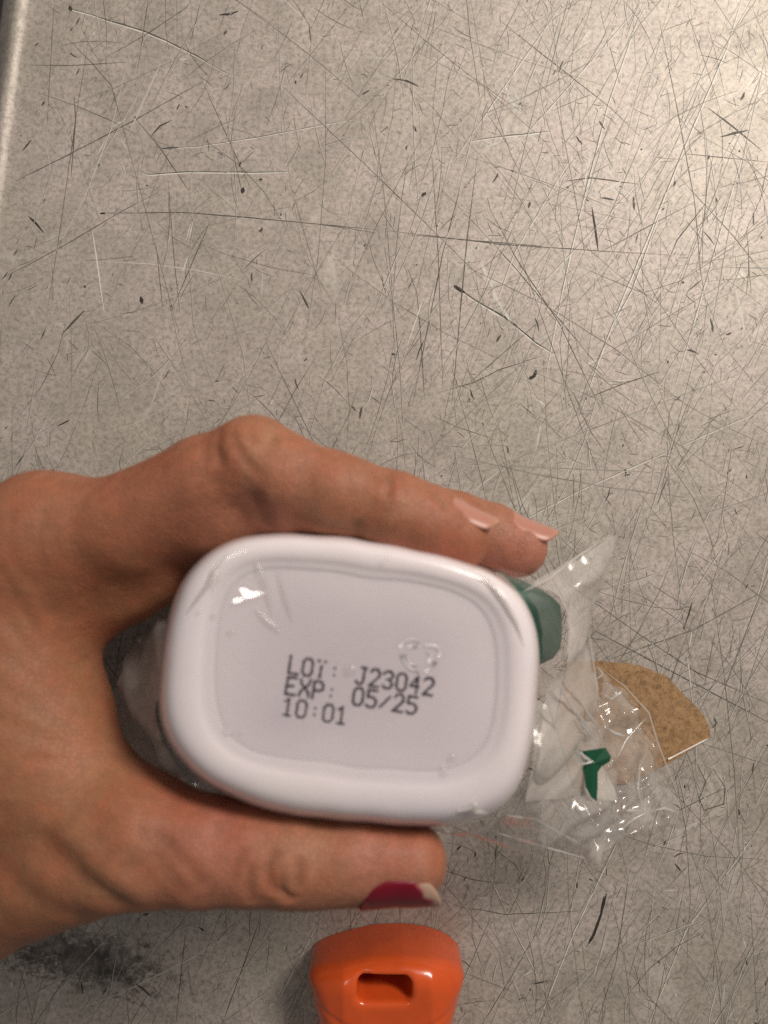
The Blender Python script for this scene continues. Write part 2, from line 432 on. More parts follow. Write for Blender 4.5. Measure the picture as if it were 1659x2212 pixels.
def surface_nets(D, org, h):
    nx, ny, nz = D.shape
    neg = D < 0
    acc = np.zeros((nx-1, ny-1, nz-1), np.int8)
    for dx in (0, 1):
        for dy in (0, 1):
            for dz in (0, 1): acc += neg[dx:nx-1+dx, dy:ny-1+dy, dz:nz-1+dz]
    act = (acc > 0) & (acc < 8)
    idx = np.full(act.shape, -1, np.int64); I = np.argwhere(act); idx[act] = np.arange(len(I))
    corner = {}
    for c in [(a, b, c) for a in (0, 1) for b in (0, 1) for c in (0, 1)]:
        corner[c] = D[I[:, 0]+c[0], I[:, 1]+c[1], I[:, 2]+c[2]]
    S = np.zeros((len(I), 3)); N = np.zeros(len(I))
    for c in corner:
        for ax in range(3):
            if c[ax] == 0:
                e = list(c); e[ax] = 1; e = tuple(e)
                A, B = corner[c], corner[e]; m = (A < 0) != (B < 0)
                t = np.where(m, A/np.where(m, A-B, 1), 0)
                p = np.tile(np.array(c, float), (len(I), 1)); p[:, ax] += t
                S[m] += p[m]; N[m] += 1
    V = (I+S/N[:, None])*h+org
    F = []
    for ax in range(3):
        o1, o2 = (ax+1) % 3, (ax+2) % 3
        sl0 = [slice(None)]*3; sl1 = [slice(None)]*3
        sl0[ax] = slice(0, -1); sl1[ax] = slice(1, None)
        a, b = neg[tuple(sl0)], neg[tuple(sl1)]
        E = np.argwhere(a != b)
        E = E[(E[:, o1] > 0) & (E[:, o2] > 0) & (E[:, o1] < D.shape[o1]-1) & (E[:, o2] < D.shape[o2]-1)]
        fl = a[E[:, 0], E[:, 1], E[:, 2]]
        q = []
        for d1, d2 in ((0, 0), (-1, 0), (-1, -1), (0, -1)):
            cc = E.copy(); cc[:, o1] += d1; cc[:, o2] += d2
            q.append(idx[cc[:, 0], cc[:, 1], cc[:, 2]])
        q = np.stack(q, 1)
        q[~fl] = q[~fl][:, ::-1]
        F.append(q)
    F = np.concatenate(F); F = F[(F >= 0).all(1)]
    return V, F

def fast_mesh(name, V, F, mat, parent=None):
    me = bpy.data.meshes.new(name)
    me.vertices.add(len(V)); me.vertices.foreach_set("co", (V*MM).astype(np.float32).ravel())
    me.loops.add(F.size); me.loops.foreach_set("vertex_index", F.astype(np.int32).ravel())
    me.polygons.add(len(F)); me.polygons.foreach_set("loop_start", np.arange(0, F.size, F.shape[1], dtype=np.int32))
    me.polygons.foreach_set("use_smooth", np.ones(len(F), bool))
    me.update(calc_edges=True); me.validate()
    me.materials.append(mat)
    o = bpy.data.objects.new(name, me); C.collection.objects.link(o)
    if parent: o.parent = parent
    return o

def vnormals(V, F):
    n = np.cross(V[F[:, 2]]-V[F[:, 0]], V[F[:, 3]]-V[F[:, 1]])
    N = np.zeros_like(V)
    for k in range(4):
        for a in range(3): N[:, a] += np.bincount(F[:, k], n[:, a], len(V))
    return N/(np.linalg.norm(N, axis=1)[:, None]+1e-12)

def relax(V, F, it):
    e = np.concatenate([F[:, [k, (k+1) % 4]] for k in range(4)])
    deg = np.bincount(e[:, 0], minlength=len(V))+np.bincount(e[:, 1], minlength=len(V))
    for i in range(it):
        for lam in (.55, -.57):
            S = np.zeros_like(V)
            for a in range(3):
                S[:, a] = np.bincount(e[:, 0], V[e[:, 1], a], len(V))+np.bincount(e[:, 1], V[e[:, 0], a], len(V))
            V = V+lam*(S/deg[:, None]-V)
    return V

class Field:
    def __init__(s, lo, hi, h):
        s.lo = np.array(lo, float); s.h = h
        s.n = np.ceil((np.array(hi)-s.lo)/h).astype(int)+1
        s.D = np.full(tuple(s.n), 50., np.float32)
        s.ax = [(s.lo[i]+h*np.arange(s.n[i])).astype(np.float32) for i in range(3)]
    def cone(s, a, b, ra, rb, k=3.0):
        a = np.array(a, float); b = np.array(b, float)
        pad = max(ra, rb)+k*2+6
        lo = np.minimum(a, b)-pad; hi = np.maximum(a, b)+pad
        i0 = np.clip(((lo-s.lo)/s.h).astype(int), 0, s.n-1); i1 = np.clip(((hi-s.lo)/s.h).astype(int)+1, 1, s.n)
        if (i1 <= i0).any(): return
        X = s.ax[0][i0[0]:i1[0]][:, None, None]; Y = s.ax[1][i0[1]:i1[1]][None, :, None]; Z = s.ax[2][i0[2]:i1[2]][None, None, :]
        ba = b-a; L2 = float(ba@ba)
        t = np.clip(((X-a[0])*ba[0]+(Y-a[1])*ba[1]+(Z-a[2])*ba[2])/L2, 0, 1)
        t = t.astype(np.float32)
        d = np.sqrt((X-a[0]-t*ba[0])**2+(Y-a[1]-t*ba[1])**2+(Z-a[2]-t*ba[2])**2)-(ra+(rb-ra)*t)
        sl = tuple(slice(i0[i], i1[i]) for i in range(3))
        s.D[sl] = smin(s.D[sl], d.astype(np.float32), k)
    def chain(s, pts, k=3.0):
        for (a, ra), (b, rb) in zip(pts[:-1], pts[1:]): s.cone(a, b, ra, rb, k)
    def merge(s, o, k): s.D = smin(s.D, o.D, k)

# ------------------------------------------------------------------ the hand
LO, HI, HS = (-240, -150, 14), (45, 36, 122), .85
body = Field(LO, HI, HS)
# palm, wrist, forearm
W = np.array([-148., -66., 62.]); W2 = np.array([-146., -46., 48.]); FA = np.array([-236., -110., 58.])
Mi, Mm, Mr, Mp = at(95, 1150, 88), at(105, 1150, 68), at(135, 1145, 50), at(190, 1150, 34)
body.cone(W, FA, 23, 25, 10); body.cone(W2, FA+np.array([0, 14, -8]), 22, 24, 10)
for m, r in ((Mi, 12), (Mm, 12), (Mr, 11), (Mp, 10)):
    body.cone(m, W2 if m is not Mi else W, r, 19, 8)
body.cone(Mi, Mm, 11.2, 12, 6); body.cone(Mm, Mr, 12, 11, 6); body.cone(Mr, Mp, 11, 10, 6)
# thumb root and web
CMC = at(-70, 1912, 80); Mt = at(300, 1812, 95)
body.cone(W, CMC, 22, 17, 10)
body.cone(CMC, Mt, 16.3, 12.6, 6)
body.cone(at(40, 1260, 84), at(20, 1640, 84), 15, 18, 9)
body.cone(at(20, 1560, 84), at(200, 1730, 90), 17, 12.5, 8)
body.cone(at(20, 1420, 84), at(110, 1560, 86), 16, 12, 7)
body.cone(W, at(20, 1560, 80), 22, 18, 10)
body.cone(at(-200, 1500, 74), at(0, 1500, 82), 20, 16, 10)
# index
Pi = at(548, 1000, 97)
f = Field(LO, HI, HS)
f.chain([(Mi, 11.2), (at(270, 1127, 92), 9.9), (at(440, 1042, 95.5), 9.5), (Pi, 9.6), (at(610, 1030, 98), 8.9), (at(720, 1066, 98.5), 8.5), (at(850, 1105, 99), 8.3), (at(925, 1133, 98.5), 7.9), (at(985, 1158, 98), 7.0)], 2.0)
f.cone(at(450, 1115, 92), at(600, 1092, 94), 8.2, 7.4, 4)
f.cone(at(110, 1240, 84), at(440, 1110, 90), 12, 8, 8)
f.cone(at(120, 1325, 80), at(345, 1245, 84), 11.5, 7, 6)
f.cone(at(640, 1085, 96), at(760, 1098, 96), 6.6, 6.6, 4)
f.cone(at(880, 1140, 96), at(980, 1175, 95.5), 6.6, 5.6, 4)
body.merge(f, 6)
# thumb
f = Field(LO, HI, HS)
f.chain([(Mt, 12.6), (at(430, 1836, 97), 11.0), (at(540, 1844, 98), 9.9), (at(625, 1851, 98), 9.7), (at(720, 1860, 98), 8.2), (at(810, 1862, 97.5), 7.4), (at(885, 1868, 97), 6.8)], 2.0)
wt = np.array([0, .64, .77])
for sg in (-1, 1): f.chain([(at(680, 1858, 98)+wt*sg*.8, 8.0), (at(760, 1861, 97.6)+wt*sg*2.4, 7.0), (at(888, 1866, 97)+wt*sg*3.1, 6.6)], 2.5)
f.cone(at(760, 1846, 97), at(880, 1852, 96), 7.0, 6.4, 4)
body.merge(f, 4)
# middle, ring, little: each merged so that they stay apart from one another
for ch in ([(Mm, 11), (at(330, 1095, 72), 9.5), (at(560, 1015, 76), 9.4), (at(760, 1070, 79), 8.4), (at(975, 1132, 78.5), 7.8), (at(1060, 1158, 77.5), 7.6), (at(1118, 1182, 77.5), 7.2)],
           [(Mr, 10.5), (at(330, 1095, 54), 9.2), (at(560, 1047, 56), 9.0), (at(760, 1070, 59), 8.0), (at(920, 1115, 60), 7.5), (at(1040, 1170, 60), 6.8)],
           [(Mp, 9), (at(360, 1100, 36), 8), (at(540, 1058, 38), 7.6), (at(700, 1076, 40), 7), (at(800, 1108, 42), 6.5), (at(885, 1150, 42), 6)]):
    f = Field(LO, HI, HS); f.chain(ch, 2.0); body.merge(f, 1.2)
del f
V, F = surface_nets(body.D, body.lo, body.h)
del body
V = relax(V, F, 3)

def snap(u, v):
    """height of the hand's upper surface under a line of sight"""
    d = H-V[:, 2]; pu = V[:, 0]*FPX/d+829.5; pv = 1106-V[:, 1]*FPX/d
    m = (abs(pu-u) < 14) & (abs(pv-v) < 14)
    if not m.any(): return None
    i = np.argwhere(m)[:, 0]; return at(u, v, V[i, 2].max())
def polydist(P, pts):
    best = np.full(len(P), 1e9)
    for a, b in zip(pts[:-1], pts[1:]):
        ba = b-a; t = np.clip((P-a)@ba/(ba@ba+1e-9), 0, 1)
        best = np.minimum(best, np.linalg.norm(P-a-t[:, None]*ba, axis=1))
    return best
creases = [
    ([(466, 918), (461, 965), (474, 996)], .55, 1.0), ([(500, 935), (520, 980), (556, 1022)], .45, .8), ([(588, 902), (594, 932), (590, 950)], .55, .9),
    ([(538, 915), (545, 950)], .3, .8), ([(440, 960), (438, 990)], .3, 1.0), ([(836, 1018), (843, 1038), (838, 1062)], .6, .9), ([(805, 1015), (815, 1040)], .3, .9), ([(868, 1035), (876, 1062)], .3, .9),
    ([(925, 1045), (950, 1075), (962, 1095)], .5, .8),
    ([(575, 1135), (563, 1110), (548, 1085)], .7, 1.4), ([(770, 1170), (768, 1140)], .4, 1.2),
    ([(24, 1112), (16, 1174), (41, 1235), (57, 1262)], .45, 1.1), ([(55, 1105), (50, 1180), (75, 1260), (110, 1350)], .5, 1.1), ([(86, 1108), (78, 1174), (94, 1255), (135, 1385), (172, 1432), (206, 1428)], .8, 1.3),
    ([(110, 1150), (120, 1250), (150, 1340)], .35, 1.2), ([(0, 1239), (41, 1317), (102, 1398), (172, 1460), (229, 1484)], .7, 1.2), ([(-5, 1280), (30, 1350), (90, 1430), (150, 1480)], .45, .9),
    ([(0, 1330), (61, 1408), (143, 1475), (245, 1505)], .55, 1.1), ([(0, 1400), (70, 1460), (150, 1520), (250, 1560)], .45, 1.1), ([(-5, 1480), (90, 1540), (190, 1590), (270, 1620)], .4, 1.2), ([(0, 1560), (110, 1600), (220, 1630)], .35, 1.2),
    ([(53, 1642), (184, 1648), (270, 1668)], .55, 1.1), ([(343, 1801), (384, 1850), (433, 1905)], .55, 1.4), ([(300, 1790), (350, 1860), (400, 1920)], .35, 1.4),
    ([(592, 1842), (573, 1880), (588, 1920), (629, 1944)], .65, .9), ([(647, 1865), (641, 1912)], .6, 1.0), ([(540, 1880), (535, 1920), (545, 1950)], .4, 1.0), ([(610, 1900), (612, 1945)], .45, .9), ([(520, 1840), (505, 1890)], .3, 1.2),
    ([(94, 1838), (163, 1900), (245, 1958)], 1.1, 3.2), ([(196, 1810), (229, 1862), (302, 1880)], .8, 3.6), ([(20, 1900), (80, 1950), (170, 1990)], .7, 2.4), ([(0, 1760), (90, 1810), (150, 1860)], .4, 2.2),
    ([(0, 1700), (120, 1740), (260, 1790)], .3, 1.6)]
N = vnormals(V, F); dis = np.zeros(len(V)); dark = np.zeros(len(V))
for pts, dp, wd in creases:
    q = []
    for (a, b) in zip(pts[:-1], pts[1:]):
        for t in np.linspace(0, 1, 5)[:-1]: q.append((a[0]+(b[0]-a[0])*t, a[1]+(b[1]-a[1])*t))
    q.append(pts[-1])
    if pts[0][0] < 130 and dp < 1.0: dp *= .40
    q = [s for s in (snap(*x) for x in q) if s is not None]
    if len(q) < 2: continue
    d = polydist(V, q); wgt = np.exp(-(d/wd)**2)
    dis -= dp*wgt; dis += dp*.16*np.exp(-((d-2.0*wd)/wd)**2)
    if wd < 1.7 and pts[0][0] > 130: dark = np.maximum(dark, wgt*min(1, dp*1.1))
wv = np.array([mnoise.noise(Vector((x*.16, y*.16, z*.16))) for x, y, z in V])
wv2 = np.array([mnoise.noise(Vector((x*.5, y*.22, z*.5))) for x, y, z in V])
V = V+N*(dis+.28*wv+.05*wv2-.15)[:, None]

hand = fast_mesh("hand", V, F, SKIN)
tag(hand, "bare left hand with a chipped dark red thumbnail, gripping the white bottle", "hand")
# skin tone: redder over joints and pressed finger pads, sallow over the thumb joint and web; brown paints shade at lower left and under the index
base = np.array([.325, .145, .084]); col = np.tile(base, (len(V), 1))
def blob(p, r, c, a):
    global col
    g = a*np.exp(-(np.linalg.norm(V-p, axis=1)/r)**2)[:, None]; col = col*(1-g)+np.array(c)*g
RED = (.36, .112, .066); PINK = (.40, .16, .125); SAL = (.35, .19, .10); SHADE_BRN = (.235, .102, .046); DEEP = (.31, .065, .038)
blob(at(300, 1090, 98), 15, RED, .55); blob(at(450, 1000, 103), 9, RED, .4); blob(at(560, 950, 105), 7, SAL, .6); blob(at(600, 1080, 100), 7, PINK, .5)
blob(at(700, 1050, 106), 13, RED, .25); blob(at(970, 1185, 100), 8, DEEP, .7); blob(at(900, 1195, 97), 7, DEEP, .55); blob(at(1130, 1200, 84), 10, PINK, .6)
blob(at(800, 1175, 98), 6, DEEP, .5); blob(at(740, 1135, 103), 9, SAL, .4)
blob(at(10, 1200, 98), 9, RED, .5); blob(at(60, 1450, 98), 28, SHADE_BRN, .7); blob(at(20, 1850, 96), 32, SHADE_BRN, .75); blob(at(150, 1720, 102), 20, SAL, .45)
blob(at(440, 1740, 98), 11, DEEP, .6); blob(at(560, 1768, 98), 9, DEEP, .6); blob(at(680, 1775, 98), 8, DEEP, .4); blob(at(470, 1830, 106), 13, PINK, .4)
blob(at(690, 1840, 107), 9, SAL, .5); blob(at(830, 1840, 104), 10, PINK, .65); blob(at(900, 1800, 96), 8, RED, .6); blob(at(270, 1300, 90), 16, SHADE_BRN, .45)
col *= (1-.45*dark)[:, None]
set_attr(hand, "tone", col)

def nail(p0, p1, r0, r1, phi, half, side, ext, colfn, lift=.28):
    """curved plate on a finger end: phi = turn of its middle away from straight up, toward side*Y"""
    ax = p1-p0; L = np.linalg.norm(ax); ax = ax/L
    up = np.array([0, 0, 1.]); up -= ax*(up@ax); up /= np.linalg.norm(up)
    sd = np.cross(ax, up); sd *= np.sign(sd[1])*side
    rel = V-p0; ta = rel@ax; pr = rel-ta[:, None]*ax; rr_ = np.linalg.norm(pr, axis=1)
    vs, fs, cs = [], [], []
    NS, NTT = 22, 18
    base_r = []
    for i in range(NS+1):
        s = i/NS
        m0 = abs(ta-(L+ext)*s) < 1.3; tt, pp, r_ = ta[m0], pr[m0]/(rr_[m0][:, None]+1e-9), rr_[m0]
        row = []
        for j in range(NTT+1):
            a = math.radians(phi+half*(-1+2*j/NTT)); dv = math.cos(a)*up+math.sin(a)*sd
            k = (pp@dv > .985) & (r_ < r0*1.7)
            prof_ = r0+(r1-r0)*s
            row.append(max(float(r_[k].mean()) if k.any() else 0, prof_*(.80+.2*min(1, s/.8))))
        base_r.append(row)
    BR = np.array(base_r)
    for _ in range(6):
        BR[1:-1] = .25*BR[:-2]+.5*BR[1:-1]+.25*BR[2:]; BR[:, 1:-1] = .25*BR[:, :-2]+.5*BR[:, 1:-1]+.25*BR[:, 2:]
    for layer in (0, 1):
        for i in range(NS+1):
            s = i/NS; q = p0+ax*(L+ext)*s; dr = lift-(.38 if layer else 0)
            edge = (1-abs(2*s-1)**3.2)**.5 if s < .5 else (1-.55*abs(2*s-1)**5)
            edge = max(edge, .03)
            for j in range(NTT+1):
                t = -1+2*j/NTT; a = math.radians(phi+half*t*edge)
                sk = .9*(1-t*t)
                vs.append(q+ax*(sk if s > .5 else -sk*.6)+(BR[i, j]+dr-.38*t**4-.45*max(0, .18-s)/.18)*(math.cos(a)*up+math.sin(a)*sd)); cs.append(colfn(s, t))
    n1 = NTT+1; off = (NS+1)*n1
    for i in range(NS):
        for j in range(NTT):
            a = i*n1+j; fs.append((a, a+1, a+n1+1, a+n1)); fs.append((off+a, off+a+n1, off+a+n1+1, off+a+1))
    for i in range(NS):
        for j in (0, NTT):
            a = i*n1+j; fs.append((a, a+n1, off+a+n1, off+a))
    for j in range(NTT):
        for i in (0, NS):
            a = i*n1+j; fs.append((a, a+1, off+a+1, off+a))
    o = mesh_obj("fingernail", vs, fs, NAIL, hand); set_attr(o, "paint", np.array(cs)); return o
def polish(s, t):
    e = mnoise.noise(Vector((s*7, t*4, 3)))*.12
    if s+e > .98 - .24*max(0, -t+.1): return (.38, .25, .185)
    if s+e > .93 - .24*max(0, -t+.1): return (.36, .08, .09)
    return (.15, .004, .014)
def bare(s, t):
    if s > .90: return (.41, .20, .13)
    if s < .2: return (.42, .195, .14)
    return (.40, .18, .135)
o = nail(at(785, 1862, 97.5), at(935, 1870, 97), 7.8, 7.0, 51, 57, -1, .8, polish, .45); o["label"] = "dark red thumbnail with chipped pale tip"
nail(at(938, 1135, 98.5), at(1040, 1176, 98), 7.2, 6.0, 72, 44, 1, .5, bare, .16)
nail(at(1070, 1162, 77.5), at(1165, 1194, 77.5), 7.3, 6.2, 74, 50, 1, 1.4, bare, .19)

# ------------------------------------------------------------------ the bottle, its end towards the lens
def closed_radial(pts, c, n, sm):
    """resample a star-shaped outline by angle"""
    P = np.array(pts, float)-c; a = np.arctan2(P[:, 1], P[:, 0]); r = np.hypot(P[:, 0], P[:, 1]); o = np.argsort(a); a, r = a[o], r[o]
    A = np.concatenate([a-2*math.pi, a, a+2*math.pi]); R = np.tile(r, 3)
    th = np.linspace(-math.pi, math.pi, n, endpoint=False)
    ri = np.interp(th, A, R)
    for _ in range(sm): ri = .25*np.roll(ri, 1)+.5*ri+.25*np.roll(ri, -1)
    return th, ri
outer = [(400, 1238), (450, 1190), (510, 1160), (570, 1153), (680, 1156), (800, 1168), (900, 1187), (1000, 1212), (1080, 1243), (1128, 1285), (1158, 1345), (1167, 1420), (1160, 1500), (1146, 1620),
         (1128, 1690), (1100, 1738), (1040, 1774), (980, 1785), (900, 1786), (800, 1778), (700, 1770), (600, 1757), (500, 1722), (430, 1685), (385, 1640), (350, 1585), (340, 1530), (346, 1450), (358, 1350), (378, 1280)]
inner = [(478, 1262), (500, 1232), (540, 1222), (650, 1232), (800, 1252), (950, 1272), (1020, 1282), (1058, 1306), (1074, 1350), (1076, 1450), (1070, 1560), (1058, 1630), (1030, 1664),
         (980, 1672), (850, 1664), (700, 1650), (580, 1636), (510, 1626), (474, 1598), (458, 1550), (458, 1450), (464, 1340)]
NB = 160; CEN = np.array([757., 1465.])
th, Ro = closed_radial(outer, CEN, NB, 5); _, Ri = closed_radial(inner, CEN, NB, 34)
bottle = empty("bottle", None)
tag(bottle, "white oblong plastic bottle held end-on in the hand, printed with a lot number", "bottle")
def ringpts(frac, z, drift=(0, 0), scale=1.0, ext=0.0):
    """frac 0 = panel outline, 1 = widest outline (measured in the end plane, z=109)"""
    R = (Ri+(Ro-Ri)*frac)*scale+ext*11.4
    out = []
    for a, r in zip(th, R):
        u, v = CEN[0]+r*math.cos(a), CEN[1]+r*math.sin(a)
        p = at(u, v, max(min(z, 108.5), 100.0)); out.append((p[0]+drift[0], p[1]+drift[1], z))
    return out
rings = []
for sc in (.02, .3, .6, .78, .87): rings.append(ringpts(0, 108.3, scale=sc))
NPAN = len(rings)
for fr, z in [(-.12, 108.3), (-.06, 108.44), (.02, 108.54), (.12, 108.58), (.19, 108.82), (.27, 109.0), (.38, 109.08), (.5, 109.05), (.62, 108.85), (.72, 108.5), (.80, 107.9), (.87, 106.9), (.93, 105.2), (.965, 103), (.985, 100.6), (.995, 98)]:
    rings.append(ringpts(fr, z))
for z, dx, dy, e in [(92, 1.2, -.8, .05), (80, 3, -1.5, .1), (66, 5.5, -2.5, .1), (50, 8, -3.5, -.3), (40, 9.5, -4, -3), (35, 10.5, -4.2, -8), (33, 11, -4.2, -14)]:
    rings.append(ringpts(1, z, (dx, dy), 1.0, e))
bv = [p for r in rings for p in r]; bf = []
for i in range(len(rings)-1):
    for j in range(NB):
        k = (j+1) % NB; bf.append((i*NB+j, (i+1)*NB+j, (i+1)*NB+k, i*NB+k))
bf.append(tuple(range(NB)))
bf.append(tuple(reversed(range((len(rings)-1)*NB, len(rings)*NB))))
bf = [f[::-1] for f in bf]
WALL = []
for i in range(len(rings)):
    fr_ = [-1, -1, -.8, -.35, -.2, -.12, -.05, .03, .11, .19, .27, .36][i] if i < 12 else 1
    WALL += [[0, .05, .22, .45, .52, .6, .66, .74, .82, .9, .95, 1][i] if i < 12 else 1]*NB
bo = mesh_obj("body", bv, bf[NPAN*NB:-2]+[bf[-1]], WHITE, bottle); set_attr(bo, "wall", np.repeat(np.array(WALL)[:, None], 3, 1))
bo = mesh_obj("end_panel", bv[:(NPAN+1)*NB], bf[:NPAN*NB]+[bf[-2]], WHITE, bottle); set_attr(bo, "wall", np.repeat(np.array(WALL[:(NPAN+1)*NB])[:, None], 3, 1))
# green cap at the far end, wider to the right
cv, cf = [], []
NC = 72
cc0 = np.array([14.2, -29.5])
for z, s in [(64, .0), (64, .75), (63.5, .92), (62, .985), (59, 1), (40, 1), (18, 1), (15.5, .98), (14.4, .93), (14.4, 0)]:
    for j in range(NC):
        a = 2*math.pi*j/NC; ca, sa = math.cos(a), math.sin(a)
        rr = 1/((abs(ca)/31.5)**4+(abs(sa)/11.0)**4)**.25
        g = .35*math.cos(a*36) if 20 < z < 60 else 0
        cv.append((cc0[0]+(rr+g)*s*ca, cc0[1]+(rr+g)*s*sa, z))
for i in range(9):
    for j in range(NC):
        k = (j+1) % NC; cf.append((i*NC+j, (i+1)*NC+j, (i+1)*NC+k, i*NC+k))
mesh_obj("cap", cv, cf, GREEN, bottle)

# print: worn ink-jet characters
G = {
 'L': [[(0, 0), (0, 1), (1, 1)]], 'O': [[(.25, 0), (.75, 0), (1, .2), (1, .8), (.75, 1), (.25, 1), (0, .8), (0, .2), (.25, 0)]],
 'T': [[(.5, .34), (.48, 1)]], 't': [[(.12, .0), (.26, .0)], [(.78, .02), (.9, .02)]],
 ':': [[(.5, .30), (.5, .36)], [(.5, .68), (.5, .74)]],
 'J': [[(.45, 0), (1, 0)], [(.78, 0), (.78, .8), (.55, 1), (.25, 1), (.05, .85)]],
 '2': [[(0, .2), (.25, 0), (.75, 0), (1, .2), (.95, .4), (.05, .98)], [(0, 1), (1, 1)]],
 '3': [[(0, .15), (.25, 0), (.75, 0), (1, .2), (.75, .46), (.4, .48)], [(.75, .48), (1, .75), (.75, 1), (.25, 1), (0, .85)]],
 '0': [[(.25, 0), (.75, 0), (1, .2), (1, .8), (.75, 1), (.25, 1), (0, .8), (0, .2), (.25, 0)]],
 '4': [[(.75, 1), (.75, 0), (.05, .62)], [(.05, .64), (1, .64)]],
 'E': [[(1, 0), (0, 0), (0, 1), (1, 1)], [(0, .5), (.72, .5)]],
 'X': [[(0, 0), (.1, .25), (.9, .72), (1, 1)], [(1, 0), (.9, .25), (.1, .72), (0, 1)]],
 'P': [[(0, 1), (0, 0), (.75, 0), (1, .15), (1, .4), (.75, .53), (0, .53)]],
 '5': [[(1, 0), (.05, 0), (.05, .42), (.7, .42), (1, .6), (1, .8), (.75, 1), (.2, 1), (0, .9)]],
 '/': [[(.95, .22), (.05, .9)]], '1': [[(.1, .2), (.5, 0), (.5, 1)], [(.15, 1), (.85, 1)]], ' ': []}
lv, lf = [], []
ang = math.radians(9.0); ex = np.array([math.cos(ang), math.sin(ang)]); ey = np.array([-math.sin(ang), math.cos(ang)])
r2 = random.Random(5)
def blot(p, rad):
    b = len(lv); q = at(p[0], p[1], 108.36+.0006*(len(lv) % 97)); n_ = 8
    for j in range(n_):
        a = 2*math.pi*j/n_; rr = rad*(1+.22*(r2.random()-.5)); lv.append((q[0]+rr*math.cos(a), q[1]+rr*math.sin(a), q[2]))
    lf.append(tuple(range(b, b+n_)))
for line, (ox, oy) in (("LOT: J23042", (629, 1417)), ("EXP: 05/25", (622.5, 1462)), ("10:01", (615.5, 1507))):
    for i, ch in enumerate(line):
        dip = .0
        o0 = np.array([ox, oy])+ex*i*29.3
        if ch == 'T': strokes = G['T']+G['t']
        else: strokes = G[ch]
        for st in strokes:
            for a, b in zip(st[:-1], st[1:]):
                A = o0+ex*a[0]*20+ey*a[1]*36.5; B = o0+ex*b[0]*20+ey*b[1]*36.5
                L = np.linalg.norm(B-A); k = max(1, int(L/2.4))
                for s in range(k+1):
                    p = A+(B-A)*s/k
                    blot(p+np.array([r2.gauss(0, .35), r2.gauss(0, .35)]), (.20 if line == "10:01" else .23)+r2.uniform(-.03, .06) if ch not in 't:' else .20)
mesh_obj("lettering", lv, lf, INK, bottle, smooth=False)
# small moulded recycling mark
ev, ef = [], []
def tube(vs, fs, pts, r, zsc=.6, sides=8, taper=False):
    P = [np.array(p, float) for p in pts]; b = len(vs)
    for i, p in enumerate(P):
        d = P[min(i+1, len(P)-1)]-P[max(i-1, 0)]; d /= np.linalg.norm(d)+1e-9
        nx = np.cross(d, (0, 0, 1)); nx /= np.linalg.norm(nx)+1e-9; nz = np.cross(nx, d)
        rr = r*(math.sin(math.pi*(i+.4)/(len(P)-.2)) if taper else 1)
        for j in range(sides):
            a = 2*math.pi*j/sides; vs.append(p+nx*rr*math.cos(a)+nz*rr*zsc*math.sin(a))
    for i in range(len(P)-1):
        for j in range(sides):
            k = (j+1) % sides; fs.append((b+i*sides+j, b+i*sides+k, b+(i+1)*sides+k, b+(i+1)*sides+j))
    fs.append(tuple(range(b, b+sides))); fs.append(tuple(reversed(range(b+(len(P)-1)*sides, b+len(P)*sides))))
def zat(pts, z): return [at(u, v, z) for u, v in pts]
for pts in ([(862, 1400), (872, 1386), (892, 1381), (906, 1388)], [(916, 1394), (940, 1396), (950, 1406), (946, 1420)], [(942, 1430), (930, 1442), (918, 1452)], [(905, 1452), (886, 1446), (874, 1432), (866, 1414)],
            [(874, 1414), (884, 1434), (900, 1440)], [(880, 1398), (900, 1397)], [(922, 1408), (932, 1414), (924, 1432)]):
    tube(ev, ef, zat(pts, 108.3), .32, .4)
mesh_obj("recycling_mark", ev, ef, EMB, bottle)

